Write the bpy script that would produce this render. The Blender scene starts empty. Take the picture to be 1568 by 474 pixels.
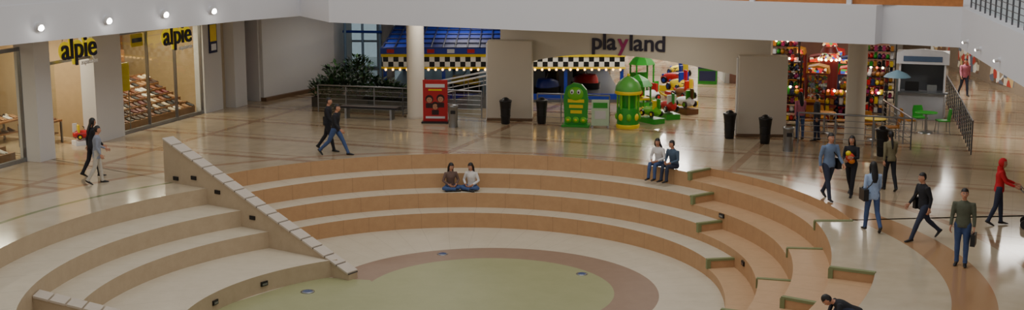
import bpy, math, random
from mathutils import Vector, Matrix
from mathutils.bvhtree import BVHTree
random.seed(7)
rad=math.radians
# ---------------------------------------------------------------- materials
def lin(c):
    o=[]
    for x in c:
        x=x/255.0
        o.append(x/12.92 if x<=0.04045 else ((x+0.055)/1.055)**2.4)
    return o
MATS={}
def mat(name,col,rough=.6,metal=0.0,emit=0.0,var=.10,scale=5.0,bump=0.0,spec=.5):
    if name in MATS: return MATS[name]
    m=bpy.data.materials.new(name); m.use_nodes=True
    nt=m.node_tree; b=nt.nodes['Principled BSDF']
    c=lin(col)
    g=nt.nodes.new('ShaderNodeNewGeometry')
    n=nt.nodes.new('ShaderNodeTexNoise'); n.inputs['Scale'].default_value=scale; n.inputs['Detail'].default_value=3
    nt.links.new(g.outputs['Position'],n.inputs['Vector'])
    mx=nt.nodes.new('ShaderNodeMix'); mx.data_type='RGBA'
    mx.inputs['A'].default_value=[x*(1-var) for x in c]+[1]
    mx.inputs['B'].default_value=[min(1,x*(1+var)) for x in c]+[1]
    nt.links.new(n.outputs['Fac'],mx.inputs['Factor'])
    nt.links.new(mx.outputs['Result'],b.inputs['Base Color'])
    b.inputs['Roughness'].default_value=rough; b.inputs['Metallic'].default_value=metal
    b.inputs['Specular IOR Level'].default_value=spec
    if emit>0:
        nt.links.new(mx.outputs['Result'],b.inputs['Emission Color']); b.inputs['Emission Strength'].default_value=emit
    if bump>0:
        bp=nt.nodes.new('ShaderNodeBump'); bp.inputs['Strength'].default_value=bump; bp.inputs['Distance'].default_value=.02
        nt.links.new(n.outputs['Fac'],bp.inputs['Height']); nt.links.new(bp.outputs['Normal'],b.inputs['Normal'])
    MATS[name]=m; return m
def glass(name,tint=(.9,.95,.95),gl=.12):
    if name in MATS: return MATS[name]
    m=bpy.data.materials.new(name); m.use_nodes=True; nt=m.node_tree; nt.nodes.clear()
    o=nt.nodes.new('ShaderNodeOutputMaterial'); t=nt.nodes.new('ShaderNodeBsdfTransparent'); t.inputs[0].default_value=(*tint,1)
    gs=nt.nodes.new('ShaderNodeBsdfGlossy'); gs.inputs['Roughness'].default_value=.03
    mx=nt.nodes.new('ShaderNodeMixShader'); mx.inputs[0].default_value=gl
    nt.links.new(t.outputs[0],mx.inputs[1]); nt.links.new(gs.outputs[0],mx.inputs[2]); nt.links.new(mx.outputs[0],o.inputs[0])
    MATS[name]=m; return m
PAL_TOY=[(60,26,20),(190,40,30),(220,170,40),(40,34,40),(210,90,30),(50,80,150),(200,190,170),(60,130,60),(150,30,60),(90,60,40)]
PAL_LIGHT=[(90,20,16),(230,60,30),(250,200,80),(70,20,30),(250,130,40),(255,235,190),(60,90,190),(210,40,60),(90,160,70)]
PAL_SHOP=[(150,130,108),(200,186,160),(110,84,64),(220,214,200),(96,100,110),(170,60,50),(190,160,110)]
def speckle(name,scale,emit,pal):
    """many small things in mixed colours: voronoi cells mapped to a palette"""
    m=bpy.data.materials.new(name); m.use_nodes=True; nt=m.node_tree; b=nt.nodes['Principled BSDF']
    g=nt.nodes.new('ShaderNodeNewGeometry'); v=nt.nodes.new('ShaderNodeTexVoronoi'); v.inputs['Scale'].default_value=scale
    nt.links.new(g.outputs['Position'],v.inputs['Vector'])
    sp=nt.nodes.new('ShaderNodeSeparateColor'); nt.links.new(v.outputs['Color'],sp.inputs[0])
    r=nt.nodes.new('ShaderNodeValToRGB'); r.color_ramp.interpolation='CONSTANT'; e=r.color_ramp.elements
    while len(e)<len(pal): e.new(.5)
    for i,c in enumerate(pal): e[i].position=i/len(pal); e[i].color=(*lin(c),1)
    nt.links.new(sp.outputs[0],r.inputs[0])
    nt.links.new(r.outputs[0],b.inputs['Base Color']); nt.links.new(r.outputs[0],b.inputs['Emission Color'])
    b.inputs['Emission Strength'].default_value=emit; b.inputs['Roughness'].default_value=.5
    MATS[name]=m; return m
class NX:
    def __init__(s,nt): s.nt=nt
    def m(s,op,a,b=0.0,c=None):
        n=s.nt.nodes.new('ShaderNodeMath'); n.operation=op
        for i,x in enumerate((a,b,c)):
            if x is None: continue
            if isinstance(x,(int,float)): n.inputs[i].default_value=x
            else: s.nt.links.new(x,n.inputs[i])
        return n.outputs[0]
    def band(s,x,c,w): return s.m('LESS_THAN',s.m('ABSOLUTE',s.m('SUBTRACT',x,c)),w)
    def mix(s,f,a,b):
        n=s.nt.nodes.new('ShaderNodeMix'); n.data_type='RGBA'
        for k,x in (('Factor',f),('A',a),('B',b)):
            if isinstance(x,(int,float)): n.inputs[k].default_value=x
            elif isinstance(x,(list,tuple)): n.inputs[k].default_value=(*x,1)
            else: s.nt.links.new(x,n.inputs[k])
        return n.outputs['Result']
def floor_mat():
    m=bpy.data.materials.new('polished_stone_floor'); m.use_nodes=True; nt=m.node_tree; b=nt.nodes['Principled BSDF']; X=NX(nt)
    g=nt.nodes.new('ShaderNodeNewGeometry'); sp=nt.nodes.new('ShaderNodeSeparateXYZ'); nt.links.new(g.outputs['Position'],sp.inputs[0])
    x,y=sp.outputs[0],sp.outputs[1]
    no=nt.nodes.new('ShaderNodeTexNoise'); no.inputs['Scale'].default_value=1.6; no.inputs['Detail'].default_value=6; nt.links.new(g.outputs['Position'],no.inputs['Vector'])
    base=X.mix(no.outputs['Fac'],lin((156,138,112)),lin((192,176,150)))
    q=X.m('ADD',X.m('MULTIPLY',x,.355),X.m('MULTIPLY',y,.935)); p=X.m('SUBTRACT',X.m('MULTIPLY',x,.935),X.m('MULTIPLY',y,.355))
    jq=X.m('LESS_THAN',X.m('MODULO',X.m('ADD',q,100),.6),.018); jp=X.m('LESS_THAN',X.m('MODULO',X.m('ADD',p,100),.6),.016)
    base=X.mix(X.m('MULTIPLY',X.m('MAXIMUM',jq,jp),.3),base,lin((120,104,84)))
    s1=X.m('LESS_THAN',X.m('MODULO',X.m('ADD',q,100.2),3.1),.3)
    s3=X.m('LESS_THAN',X.m('MODULO',X.m('ADD',q,99.5),3.1),.1)
    s2=X.m('LESS_THAN',X.m('MODULO',X.m('ADD',p,101.0),9.3),.26)
    base=X.mix(X.m('MULTIPLY',X.m('MAXIMUM',X.m('MAXIMUM',s1,s3),s2),.6),base,lin((134,90,60)))
    r=X.m('SQRT',X.m('ADD',X.m('POWER',X.m('ADD',x,1.8),2),X.m('POWER',X.m('SUBTRACT',y,29.5),2)))
    inner=X.m('LESS_THAN',r,13.4)
    base=X.mix(X.m('MULTIPLY',inner,X.m('LESS_THAN',y,39.5)),base,X.mix(no.outputs['Fac'],lin((178,164,138)),lin((206,192,168))))
    base=X.mix(X.m('MULTIPLY',X.band(r,11.75,.45),X.m('GREATER_THAN',x,6.8)),base,lin((170,132,96)))
    base=X.mix(X.m('MULTIPLY',X.band(r,11.8,.08),X.m('LESS_THAN',x,-7)),base,lin((124,132,94)))
    base=X.mix(X.m('MULTIPLY',X.band(r,13.4,.13),.7),base,lin((150,112,84)))
    nt.links.new(base,b.inputs['Base Color']); b.inputs['Roughness'].default_value=.12; b.inputs['IOR'].default_value=1.55
    return m
def stone(name,c1,c2,scale=3,rough=.45,joint=None):
    m=bpy.data.materials.new(name); m.use_nodes=True; nt=m.node_tree; b=nt.nodes['Principled BSDF']; X=NX(nt)
    g=nt.nodes.new('ShaderNodeNewGeometry')
    no=nt.nodes.new('ShaderNodeTexNoise'); no.inputs['Scale'].default_value=scale; no.inputs['Detail'].default_value=8; no.inputs['Roughness'].default_value=.7
    nt.links.new(g.outputs['Position'],no.inputs['Vector'])
    base=X.mix(no.outputs['Fac'],lin(c1),lin(c2))
    n2=nt.nodes.new('ShaderNodeTexNoise'); n2.inputs['Scale'].default_value=60; nt.links.new(g.outputs['Position'],n2.inputs['Vector'])
    base=X.mix(X.m('MULTIPLY',n2.outputs['Fac'],.18),base,lin([x*.6 for x in c1]))
    if joint:
        sp=nt.nodes.new('ShaderNodeSeparateXYZ'); nt.links.new(g.outputs['Position'],sp.inputs[0])
        cx,cy,step=joint
        an=X.m('ARCTAN2',X.m('SUBTRACT',sp.outputs[1],cy),X.m('SUBTRACT',sp.outputs[0],cx))
        j=X.m('LESS_THAN',X.m('MODULO',X.m('ADD',an,10),step),step*.02)
        base=X.mix(X.m('MULTIPLY',j,.3),base,lin([x*.6 for x in c1]))
    nt.links.new(base,b.inputs['Base Color']); b.inputs['Roughness'].default_value=rough
    MATS[name]=m; return m
def checker(name,c1,c2,size):
    m=bpy.data.materials.new(name); m.use_nodes=True; nt=m.node_tree; b=nt.nodes['Principled BSDF']
    g=nt.nodes.new('ShaderNodeTexCoord'); v=nt.nodes.new('ShaderNodeTexChecker'); v.inputs['Scale'].default_value=1/size
    mp=nt.nodes.new('ShaderNodeMapping'); mp.inputs['Location'].default_value=(.013,.013,.003)
    nt.links.new(g.outputs['Object'],mp.inputs['Vector']); nt.links.new(mp.outputs['Vector'],v.inputs['Vector'])
    v.inputs['Color1'].default_value=(*lin(c1),1); v.inputs['Color2'].default_value=(*lin(c2),1)
    nt.links.new(v.outputs['Color'],b.inputs['Base Color']); b.inputs['Roughness'].default_value=.4
    MATS[name]=m; return m
# ---------------------------------------------------------------- mesh builder
class MB:
    def __init__(s): s.v=[];s.f=[];s.m=[];s.sm=[];s.ml=[]
    def mi(s,m):
        if m not in s.ml: s.ml.append(m)
        return s.ml.index(m)
    def add(s,vs,fs,m,smooth=False):
        o=len(s.v); s.v+= [tuple(v) for v in vs]; k=s.mi(m)
        for f in fs: s.f.append([i+o for i in f]); s.m.append(k); s.sm.append(smooth)
    def box(s,c,d,m,rz=0.0,M=None):
        x,y,z=[a/2 for a in d]
        vs=[Vector((a,b,e)) for a in(-x,x) for b in(-y,y) for e in(-z,z)]
        R=Matrix.Rotation(rz,3,'Z') if M is None else M
        vs=[R@v+Vector(c) for v in vs]
        s.add(vs,[(0,1,3,2),(4,6,7,5),(0,4,5,1),(2,3,7,6),(0,2,6,4),(1,5,7,3)],m)
    def b2(s,x0,x1,y0,y1,z0,z1,m): s.box(((x0+x1)/2,(y0+y1)/2,(z0+z1)/2),(abs(x1-x0),abs(y1-y0),abs(z1-z0)),m)
    def loft(s,secs,m,n=12,smooth=True,caps=True):
        vs=[]
        for c,ux,uy,rx,ry in secs:
            c=Vector(c);ux=Vector(ux);uy=Vector(uy)
            for i in range(n):
                a=2*math.pi*i/n; vs.append(c+ux*(rx*math.cos(a))+uy*(ry*math.sin(a)))
        fs=[]
        for k in range(len(secs)-1):
            for i in range(n):
                j=(i+1)%n; fs.append((k*n+i,k*n+j,(k+1)*n+j,(k+1)*n+i))
        s.add(vs,fs,m,smooth)
        if caps:
            s.add(vs[:n],[tuple(range(n))[::-1]],m); s.add(vs[-n:],[tuple(range(n))],m)
    def tube(s,pts,rs,m,n=10,smooth=True,caps=True):
        pts=[Vector(p) for p in pts]; secs=[]
        ref=None
        for i,p in enumerate(pts):
            t=(pts[min(i+1,len(pts)-1)]-pts[max(i-1,0)]).normalized()
            if ref is None: ref=Vector((1,0,0)) if abs(t.x)<.8 else Vector((0,1,0))
            ux=(ref-t*ref.dot(t)).normalized(); uy=t.cross(ux); ref=ux
            r=rs[i] if isinstance(rs,(list,tuple)) else rs
            secs.append((p,ux,uy,r,r))
        s.loft(secs,m,n,smooth,caps)
    def cyl(s,c,r,h,m,n=20,r2=None):
        c=Vector(c); s.loft([(c,(1,0,0),(0,1,0),r,r),(c+Vector((0,0,h)),(1,0,0),(0,1,0),r2 if r2 is not None else r,r2 if r2 is not None else r)],m,n)
    def lathe(s,prof,c,m,n=20):
        s.loft([(Vector(c)+Vector((0,0,z)),(1,0,0),(0,1,0),r,r) for r,z in prof],m,n)
    def sph(s,c,r,m,n=12,M=None,keep=None):
        if not isinstance(r,(list,tuple)): r=(r,r,r)
        c=Vector(c); vs=[];fs=[];h=n//2+2
        for i in range(h+1):
            ph=math.pi*i/h
            for j in range(n):
                a=2*math.pi*j/n; vs.append(Vector((r[0]*math.sin(ph)*math.cos(a),r[1]*math.sin(ph)*math.sin(a),r[2]*math.cos(ph))))
        for i in range(h):
            for j in range(n):
                q=(i*n+j,(i+1)*n+j,(i+1)*n+(j+1)%n,i*n+(j+1)%n)
                if keep:
                    ce=sum((vs[k] for k in q),Vector())/4
                    if not keep(ce): continue
                fs.append(q)
        if M is not None: vs=[M@v for v in vs]
        s.add([v+c for v in vs],fs,m,True)
    def prism(s,poly,z0,z1,mt,ms,mb=None):
        n=len(poly); vs=[(x,y,z0) for x,y in poly]+[(x,y,z1) for x,y in poly]
        s.add(vs,[tuple(range(n,2*n))],mt); s.add(vs,[tuple(range(n))[::-1]],mb or mt)
        s.add(vs,[(i,(i+1)%n,n+(i+1)%n,n+i) for i in range(n)],ms)
    def extr(s,poly,y0,y1,m,O=(0,0,0),ex=(1,0,0),ey=(0,1,0)):
        O=Vector(O);ex=Vector(ex);ey=Vector(ey);n=len(poly)
        vs=[O+ex*a+ey*y0+Vector((0,0,b)) for a,b in poly]+[O+ex*a+ey*y1+Vector((0,0,b)) for a,b in poly]
        s.add(vs,[tuple(range(n)),tuple(range(n,2*n))[::-1]]+[(i,n+i,n+(i+1)%n,(i+1)%n) for i in range(n)],m)
    def mesh(s,name):
        me=bpy.data.meshes.new(name); me.from_pydata(s.v,[],s.f)
        for m in s.ml: me.materials.append(m)
        me.polygons.foreach_set('material_index',s.m); me.polygons.foreach_set('use_smooth',s.sm); me.update(); return me
    def build(s,name,loc=(0,0,0),rz=0.0,bevel=0.0):
        ob=bpy.data.objects.new(name,s.mesh(name)); bpy.context.scene.collection.objects.link(ob)
        ob.location=loc; ob.rotation_euler=(0,0,rz)
        if bevel>0:
            b=ob.modifiers.new('bevel','BEVEL'); b.width=bevel; b.segments=2; b.limit_method='ANGLE'
        return ob
# ---------------------------------------------------------------- shared materials
WHITE=mat('white_paint',(222,223,228),.55,var=.03,scale=.6)
WHITE2=mat('grey_white_plaster',(202,200,198),.6,var=.04,scale=.8)
CREAMW=mat('cream_plaster',(202,193,178),.6,var=.04,scale=.8)
STEEL=mat('brushed_steel',(150,152,156),.3,.9)
DARK=mat('black_metal',(28,28,32),.4,.2)
GREYM=mat('grey_metal',(92,92,96),.4,.3)
BLACK=mat('black_plastic',(20,20,23),.35)
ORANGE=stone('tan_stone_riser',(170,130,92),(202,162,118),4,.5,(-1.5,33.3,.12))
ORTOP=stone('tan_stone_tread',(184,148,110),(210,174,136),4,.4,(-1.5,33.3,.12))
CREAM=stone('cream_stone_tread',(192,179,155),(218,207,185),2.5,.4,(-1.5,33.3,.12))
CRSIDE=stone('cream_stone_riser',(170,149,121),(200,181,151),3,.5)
GREENN=mat('green_stone_nosing',(122,130,88),.5)
GREENF=stone('green_stone_disc',(146,148,106),(170,170,128),1.5,.4)
BROWNR=stone('rose_stone_ring',(138,112,94),(160,134,114),3,.4)
FLOOR=floor_mat(); MATS['floor']=FLOOR
YEL=mat('yellow_paint',(235,205,20),.4); NAVY=mat('navy_paint',(20,24,70),.4); BLUE=mat('blue_paint',(24,52,160),.4)
RED=mat('red_paint',(190,28,34),.4); GRN=mat('green_plastic',(40,150,40),.35); WOOD=mat('warm_wood',(184,118,62),.4,scale=9,var=.25)
# ---------------------------------------------------------------- arena
C=(-1.5,33.3); RR=[9.3,8.45,7.65,6.9]; ROUT=10.25; DZ=.47
C2=(-1.7,29.5); R2=[10.45,9.15,8.15,6.0]
L0=Vector((-10.2,38.2)); WD=Vector((5.85,-3.95)).normalized(); WN=Vector((-WD.y,WD.x)); WL=7.06; WT=.34
if WN.y<0: WN=-WN
def ep(r,th):
    sn=math.sin(th); return (C[0]+r*math.cos(th), C[1]+r*sn*(1.3 if sn<0 else 1))
def ep2(r,th): return (C2[0]+r*math.cos(th), C2[1]+r*math.sin(th))
def thwall(fn,r,a0=rad(90)):
    th=a0
    while th<rad(200):
        if (Vector(fn(r,th))-L0).dot(WN)<WT/2: return th
        th+=.002
    return th
def ring(mb,fn,r0,r1,z,t0,t1,top,side,zb=-1.9,N=48,T=0.0):
    if not isinstance(t0,tuple): t0=(t0,t0)
    if not isinstance(t1,tuple): t1=(t1,t1)
    I=[fn(r0,t0[0]+(t1[0]-t0[0])*i/N) for i in range(N+1)]; O=[fn(r1,t0[1]+(t1[1]-t0[1])*i/N) for i in range(N+1)]
    vs=[(*p,z) for p in I]+[(*p,z) for p in O]+[(*p,zb) for p in I]+[(*p,zb) for p in O]; n=N+1
    mb.add(vs,[(i,n+i,n+i+1,i+1) for i in range(N)],top)
    mb.add(vs,[(i,i+1,2*n+i+1,2*n+i) for i in range(N)],side)
    mb.add(vs,[(0,2*n,3*n,n),(N,n+N,3*n+N,2*n+N)],side)
def green_edge(mb,fn,r0,r1,z,th,dz,sgn):
    a=Vector((*fn(r0-.02,th),0)); b=Vector((*fn(r1,th),0)); d=(b-a); L=d.length; d.normalize(); nn=Vector((-d.y,d.x,0))*sgn
    M=Matrix((d,nn,Vector((0,0,1)))).transposed()
    c=(a+b)/2+nn*.05
    mb.box((c.x,c.y,z-.02),(L,.13,.06),GREENN,M=M)
    c=a+d*.04+nn*.02
    mb.box((c.x,c.y,z-dz/2-.02),(.11,.1,dz),GREENN,M=M)
S0=[rad(42),rad(36),rad(27),rad(11)]; S1=[rad(0),rad(-5),rad(-12),rad(-20)]; S2=[rad(-22),rad(-28.6),rad(-38),rad(-48)]
mb=MB()
for k in (1,2,3):
    ring(mb,ep,RR[k],RR[k-1],-DZ*k,S0[k],(thwall(ep,RR[k]),thwall(ep,RR[k-1])),CREAM,ORANGE,N=80)
    ring(mb,ep,RR[k],RR[k-1],-DZ*k,S2[k],S1[k],ORTOP,ORANGE)
for k in (0,1,2,3):
    ro=ROUT if k==0 else RR[k-1]
    ring(mb,ep,RR[k],ro,-DZ*k-.235,S1[k],S0[k],ORTOP,ORANGE)
    ring(mb,ep,RR[k],ro,-DZ*k-.235,rad(-90),S2[k],ORTOP,ORANGE)
for k in range(4):
    ro=ROUT if k==0 else RR[k-1]
    green_edge(mb,ep,RR[k],ro,-DZ*k+.012,S0[k],DZ/2,1)
    green_edge(mb,ep,RR[k],ro,-DZ*k+.012,S1[k],DZ/2,-1)
    green_edge(mb,ep,RR[k],ro,-DZ*k+.012,S2[k],DZ/2,1)
mb.build('amphitheatre_seating')
mb=MB()
ring(mb,ep2,R2[1],R2[0],-.47,(thwall(ep2,R2[1]),thwall(ep2,R2[0])),rad(268),CREAM,CRSIDE)
ring(mb,ep2,R2[2],R2[1],-.94,(thwall(ep2,R2[2]),thwall(ep2,R2[1])),rad(181),CREAM,CRSIDE)
ring(mb,ep2,R2[3],R2[2],-1.41,(thwall(ep2,R2[3]),thwall(ep2,R2[2])),rad(181),CREAM,CRSIDE)
ring(mb,ep2,7.2,R2[1],-1.5,rad(184),rad(262),CREAM,CRSIDE)
mb.build('stone_steps')
mb=MB()
O=(L0.x,L0.y,0); ex=(WD.x,WD.y,0); ey=(WN.x,WN.y,0)
mb.extr([(0,0),(1.5,0),(1.5,-1.88),(WL,-1.88),(WL,-1.72),(0,1.26)],0,WT,CRSIDE,O,ex,ey)
TILE=mat('coping_tile',(192,180,164),.4); GROUT=mat('dark_grout',(70,62,54),.8)
slope=(-1.72-1.26)/WL; NT=17
mb.extr([(0,1.26),(WL,-1.72),(WL,-1.70),(0,1.28)],-.02,WT+.02,GROUT,O,ex,ey)
for i in range(NT):
    a=WL*(i+.06)/NT; b=WL*(i+.94)/NT
    mb.extr([(a,1.26+slope*a),(b,1.26+slope*b),(b,1.31+slope*b),(a,1.31+slope*a)],-.04,WT+.04,TILE,O,ex,ey)
for s,z in ((.5,.15),(1.25,.25),(2.2,-.05),(3.55,-.62)):
    p=Vector(O)+Vector(ex)*s-Vector(ey)*.01; mb.box((p.x,p.y,z),(.2,.05,.11),BLACK,rz=math.atan2(WD.y,WD.x))
mb.build('stair_cheek_wall')
mb=MB()
a=rad(182.5); p0=Vector((*ep2(9.15,a),0)); p1=Vector((*ep2(5.8,a),0)); d=(p1-p0); L=d.length; d.normalize(); nn=Vector((-d.y,d.x,0))
mb.extr([(0,-1.88),(L,-1.88),(L,-1.65),(0,-.72)],-.22,.22,CRSIDE,p0,d,nn)
for i in range(9):
    a0=L*(i+.06)/9; b0=L*(i+.94)/9; f=lambda t:-.72-.93*t/L
    mb.extr([(a0,f(a0)),(b0,f(b0)),(b0,f(b0)+.05),(a0,f(a0)+.05)],-.26,.26,TILE,p0,d,nn)
mb.build('stair_cheek_wall')
mb=MB()
RC=(-.6,33.3)
def disc(r0,r1,z,m,N=96,c=RC):
    A=[(c[0]+r0*math.cos(2*math.pi*i/N),c[1]+r0*math.sin(2*math.pi*i/N),z) for i in range(N)]
    B=[(c[0]+r1*math.cos(2*math.pi*i/N),c[1]+r1*math.sin(2*math.pi*i/N),z) for i in range(N)]
    if r0==0: mb.add(B,[tuple(range(N))],m)
    else: mb.add(A+B,[(i,N+i,N+(i+1)%N,(i+1)%N) for i in range(N)],m)
disc(0,3.25,-1.88,GREENF); disc(3.25,4.4,-1.88,BROWNR); disc(4.4,15,-1.88,CREAM)
mb.add([(-.6-3.2,34.3,-1.876),(-2,30,-1.876),(-3,25,-1.876),(-9,25,-1.876),(-9,30,-1.876),(-7.6,31.5,-1.876),(-5.3,34.6,-1.876)],[(0,1,2,3,4,5,6)],GREENF)
mb.build('floor_arena')
def px_light(name,p,r):
    m=MB(); m.lathe([(r,0),(r,.012),(r*.8,.018)],(0,0,0),STEEL,20); m.lathe([(r*.7,.018),(r*.6,.022)],(0,0,0),mat('blue_lens',(70,90,130),.1),20); m.build(name,p)
px_light('recessed_floor_light',(-2.0,37.0,-1.88),.16); px_light('recessed_floor_light',(1.9,34.9,-1.88),.16); px_light('recessed_floor_light',(-5.3,33.2,-1.87),.18)
for (fn,r,th,z) in ((ep,RR[1]-.01,rad(27),-.78),(ep,RR[2]-.01,rad(5),-1.32),(ep2,R2[3]-.01,rad(142),-1.65),(ep2,R2[3]-.01,rad(160),-1.65)):
    m=MB(); m.box((0,0,0),(.06,.22,.12),BLACK); m.box((-.03,0,-.01),(.02,.16,.05),STEEL); p=fn(r,th); m.build('step_light',(*p,z),math.atan2(p[1]-(C if fn is ep else C2)[1],p[0]-(C if fn is ep else C2)[0]))
hole=[]
def arcp(fn,r,t0,t1,n,mtag): 
    for i in range(n+1): hole.append((fn(r,t0+(t1-t0)*i/n),mtag))
arcp(ep,ROUT,rad(-90),S2[0],40,0); arcp(ep,RR[0],S2[0],S1[0],24,0); arcp(ep,ROUT,S1[0],S0[0],40,0); arcp(ep,RR[0],S0[0],thwall(ep,RR[0]),80,0)
arcp(ep2,R2[0],thwall(ep2,R2[0]),rad(270),90,1)
HC=Vector((-1.6,32.3)); X0,X1,Y0,Y1=-34,34,6,92
mb=MB(); inner=[h[0] for h in hole]; outer=[]
for p in inner:
    d=Vector(p)-HC; ts=[]
    if d.x>1e-6: ts.append((X1-HC.x)/d.x)
    if d.x<-1e-6: ts.append((X0-HC.x)/d.x)
    if d.y>1e-6: ts.append((Y1-HC.y)/d.y)
    if d.y<-1e-6: ts.append((Y0-HC.y)/d.y)
    t=min(ts); outer.append((HC.x+d.x*t,HC.y+d.y*t))
n=len(inner); vs=[(*p,0) for p in inner]+[(*p,0) for p in outer]+[(*p,-1.9) for p in inner]
mb.add(vs,[(i,n+i,n+(i+1)%n,(i+1)%n) for i in range(n)],FLOOR)
for i in range(n): mb.add([vs[i],vs[(i+1)%n],vs[2*n+(i+1)%n],vs[2*n+i]],[(0,1,2,3)],ORANGE if hole[i][1]==0 else CRSIDE)
mb.build('floor')
# ---------------------------------------------------------------- upper gallery slab (ceiling + fascia)
fas=[(-24,23),(-19.6,30.2),(-14.7,38),(-9.46,46.3),(-7.7,48.4),(-6.3,45.8),(10.5,38.4),(10.8,38.75),(12.7,37.6),(11.4,29.4),(9.6,18)]
mb=MB(); poly=fas+[(34,18),(34,92),(-34,92),(-34,23)]
CEIL=mat('ceiling_paint',(225,224,220),.7,var=.03)
mb.prism(poly,4.0,5.13,WHITE,WHITE,CEIL)
mb.build('ceiling')
def wall_strip(mb,pts,z0,z1,t,m,off=0.0):
    for a,b in zip(pts[:-1],pts[1:]):
        a=Vector((*a,0)); b=Vector((*b,0)); d=b-a; L=d.length; d.normalize(); nn=Vector((-d.y,d.x,0))
        c=(a+b)/2+nn*(off+t/2); mb.box((c.x,c.y,(z0+z1)/2),(L+.02,t,z1-z0),m,rz=math.atan2(d.y,d.x))
mb=MB(); wall_strip(mb,fas[0:5],5.13,5.9,.2,WHITE,.02); wall_strip(mb,[fas[4],fas[5]],5.13,5.9,.2,WHITE,.02); wall_strip(mb,[fas[5],(3,41.7)],5.13,5.5,.2,WHITE,.02)
mb.build('wall_gallery_parapet')
mb=MB(); wall_strip(mb,[(3,41.7),fas[6],fas[8]],5.13,6.3,.12,WOOD,.35)
for t in (.2,.55,.9):
    p=Vector((3,41.7)).lerp(Vector(fas[6]),t); mb.box((p.x+.1,p.y+.22,5.7),(.14,.2,1.2),WHITE,rz=-.41)
mb.build('wall_gallery_wood')
# ---------------------------------------------------------------- railings
def railing(name,pts,h,mp,n_bars=4,step=1.2,base=0.0,mr=None,glz=None):
    mb=MB(); o=Vector((*pts[0],base))
    for a,b in zip(pts[:-1],pts[1:]):
        a=Vector((*a,base))-o; b=Vector((*b,base))-o; L=(b-a).length; k=max(1,round(L/step)); d=(b-a)/L
        for i in range(k+1):
            p=a+d*(L*i/k); mb.tube([p,p+Vector((0,0,h))],.025,mp,8)
        mb.tube([a+Vector((0,0,h)),b+Vector((0,0,h))],.032,mr or mp,8)
        for j in range(1,n_bars+1):
            z=h*j/(n_bars+1); mb.tube([a+Vector((0,0,z)),b+Vector((0,0,z))],.011,mp,6)
        if glz: mb.add([a+Vector((0,0,.08)),b+Vector((0,0,.08)),b+Vector((0,0,h-.08)),a+Vector((0,0,h-.08))],[(0,1,2,3)],glz)
    return mb.build(name,tuple(o))
RG=glass('rail_glass',(.82,.9,.9),.1)
railing('metal_railing',[(-7.6,51.6),(-4.2,50.6),(-1.15,49.75)],1.05,STEEL,5,1.1,glz=RG)
railing('metal_railing',[(.95,49.2),(3.6,48.6)],1.05,STEEL,5,.9)
railing('metal_railing',[(9.75,44.6),(13.2,43.3),(13.4,47.5)],1.05,STEEL)
railing('metal_railing',[(14.9,42.4),(16.2,47.5),(17.8,54)],1.1,GREYM,7,.8,glz=RG)
railing('metal_railing',[(12.95,37.6),(11.65,29.4),(9.9,18)],1.1,GREYM,6,.7,5.13,glz=RG)
# ---------------------------------------------------------------- left shop front
SA=(-15.05,42.0,0); SR=math.atan2(.9455,.3256)
SHELF=mat('shelf_wood',(140,98,62),.5,var=.2,scale=8); WARMW=mat('warm_shop_wall',(170,146,110),.6)
GL=glass('shop_glass',(.93,.95,.93),.08)
mb=MB()
for a,b,y0,y1 in ((-.75,0,-.45,.3),(2.75,4.3,-.05,.5),(9.6,10.9,-.02,.4),(11.3,12.2,-.35,.6),(-8.5,-7.3,-.3,.4)):
    mb.b2(a,b,y0,y1,0,4.0,WHITE2)
mb.b2(10.9,11.3,.1,.5,0,4,mat('beige_panel',(190,175,150),.6))
mb.build('wall_shop_piers',SA,SR)
mb=MB()
mb.b2(-12,11.2,5.0,5.2,0,4,WARMW); mb.b2(11.0,11.2,.5,5,0,4,WARMW); mb.b2(3.4,3.5,.5,5,0,4,WARMW)
mb.build('wall_shop_interior',SA,SR)
mb=MB()
for a,b in ((-7.3,-.75),(4.3,9.6)):
    mb.b2(a,b,.1,.13,.12,3.5,GL); mb.b2(a,b,.06,.18,0,.12,STEEL); mb.b2(a,b,.06,.18,3.5,3.62,STEEL)
    for i in range(4):
        x=a+(b-a)*i/3; mb.b2(x-.02,x+.02,.06,.18,.12,3.5,STEEL)
mb.b2(0,2.75,.06,.18,2.9,3.0,STEEL); mb.b2(0,.9,.1,.13,0,2.9,GL)
mb.build('window_shop',SA,SR)
SHOEC=[mat('shoe_%d'%i,c,.45) for i,c in enumerate([(58,34,22),(24,20,20),(150,110,70),(198,180,150),(110,60,30),(90,20,20),(210,205,195)])]
def shoe(mb,x,y,z,a,m,s=1.0):
    R=Matrix.Rotation(a,3,'Z'); ux=R@Vector((1,0,0)); 
    secs=[]
    for t,w,h in ((-.13,.025,.05),(-.10,.035,.06),(-.03,.033,.045),(.05,.042,.03),(.11,.035,.022),(.14,.015,.012)):
        secs.append((Vector((x,y,z+h*s))+R@Vector((0,t*s,0)),ux,(0,0,1),w*s,h*s))
    mb.loft(secs,m,8)
def shoe_rack(name,x0,x1,y0,rows,z0,dz,dy,step):
    mb=MB()
    for r in range(rows):
        z=z0+dz*r; y=y0+dy*r
        mb.b2(x0,x1,y,y+dy,z-.05,z,SHELF); mb.b2(x0,x1,y+dy-.02,y+dy,z,z+dz,SHELF)
        x=x0+.15
        while x<x1-.1:
            m=random.choice(SHOEC); shoe(mb,x,y+dy*.5,z,math.pi+random.uniform(-.2,.2),m,1.1); shoe(mb,x+.11,y+dy*.5,z,math.pi+random.uniform(-.2,.2),m,1.1); x+=step*random.uniform(.85,1.2)
    mb.b2(x0,x1,y0-.02,y0,0,z0,SHELF)
    mb.b2(x0-.03,x0,y0,y0+dy*rows,0,z0,SHELF); mb.b2(x1,x1+.03,y0,y0+dy*rows,0,z0,SHELF)
    mb.build(name,SA,SR)
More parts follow.
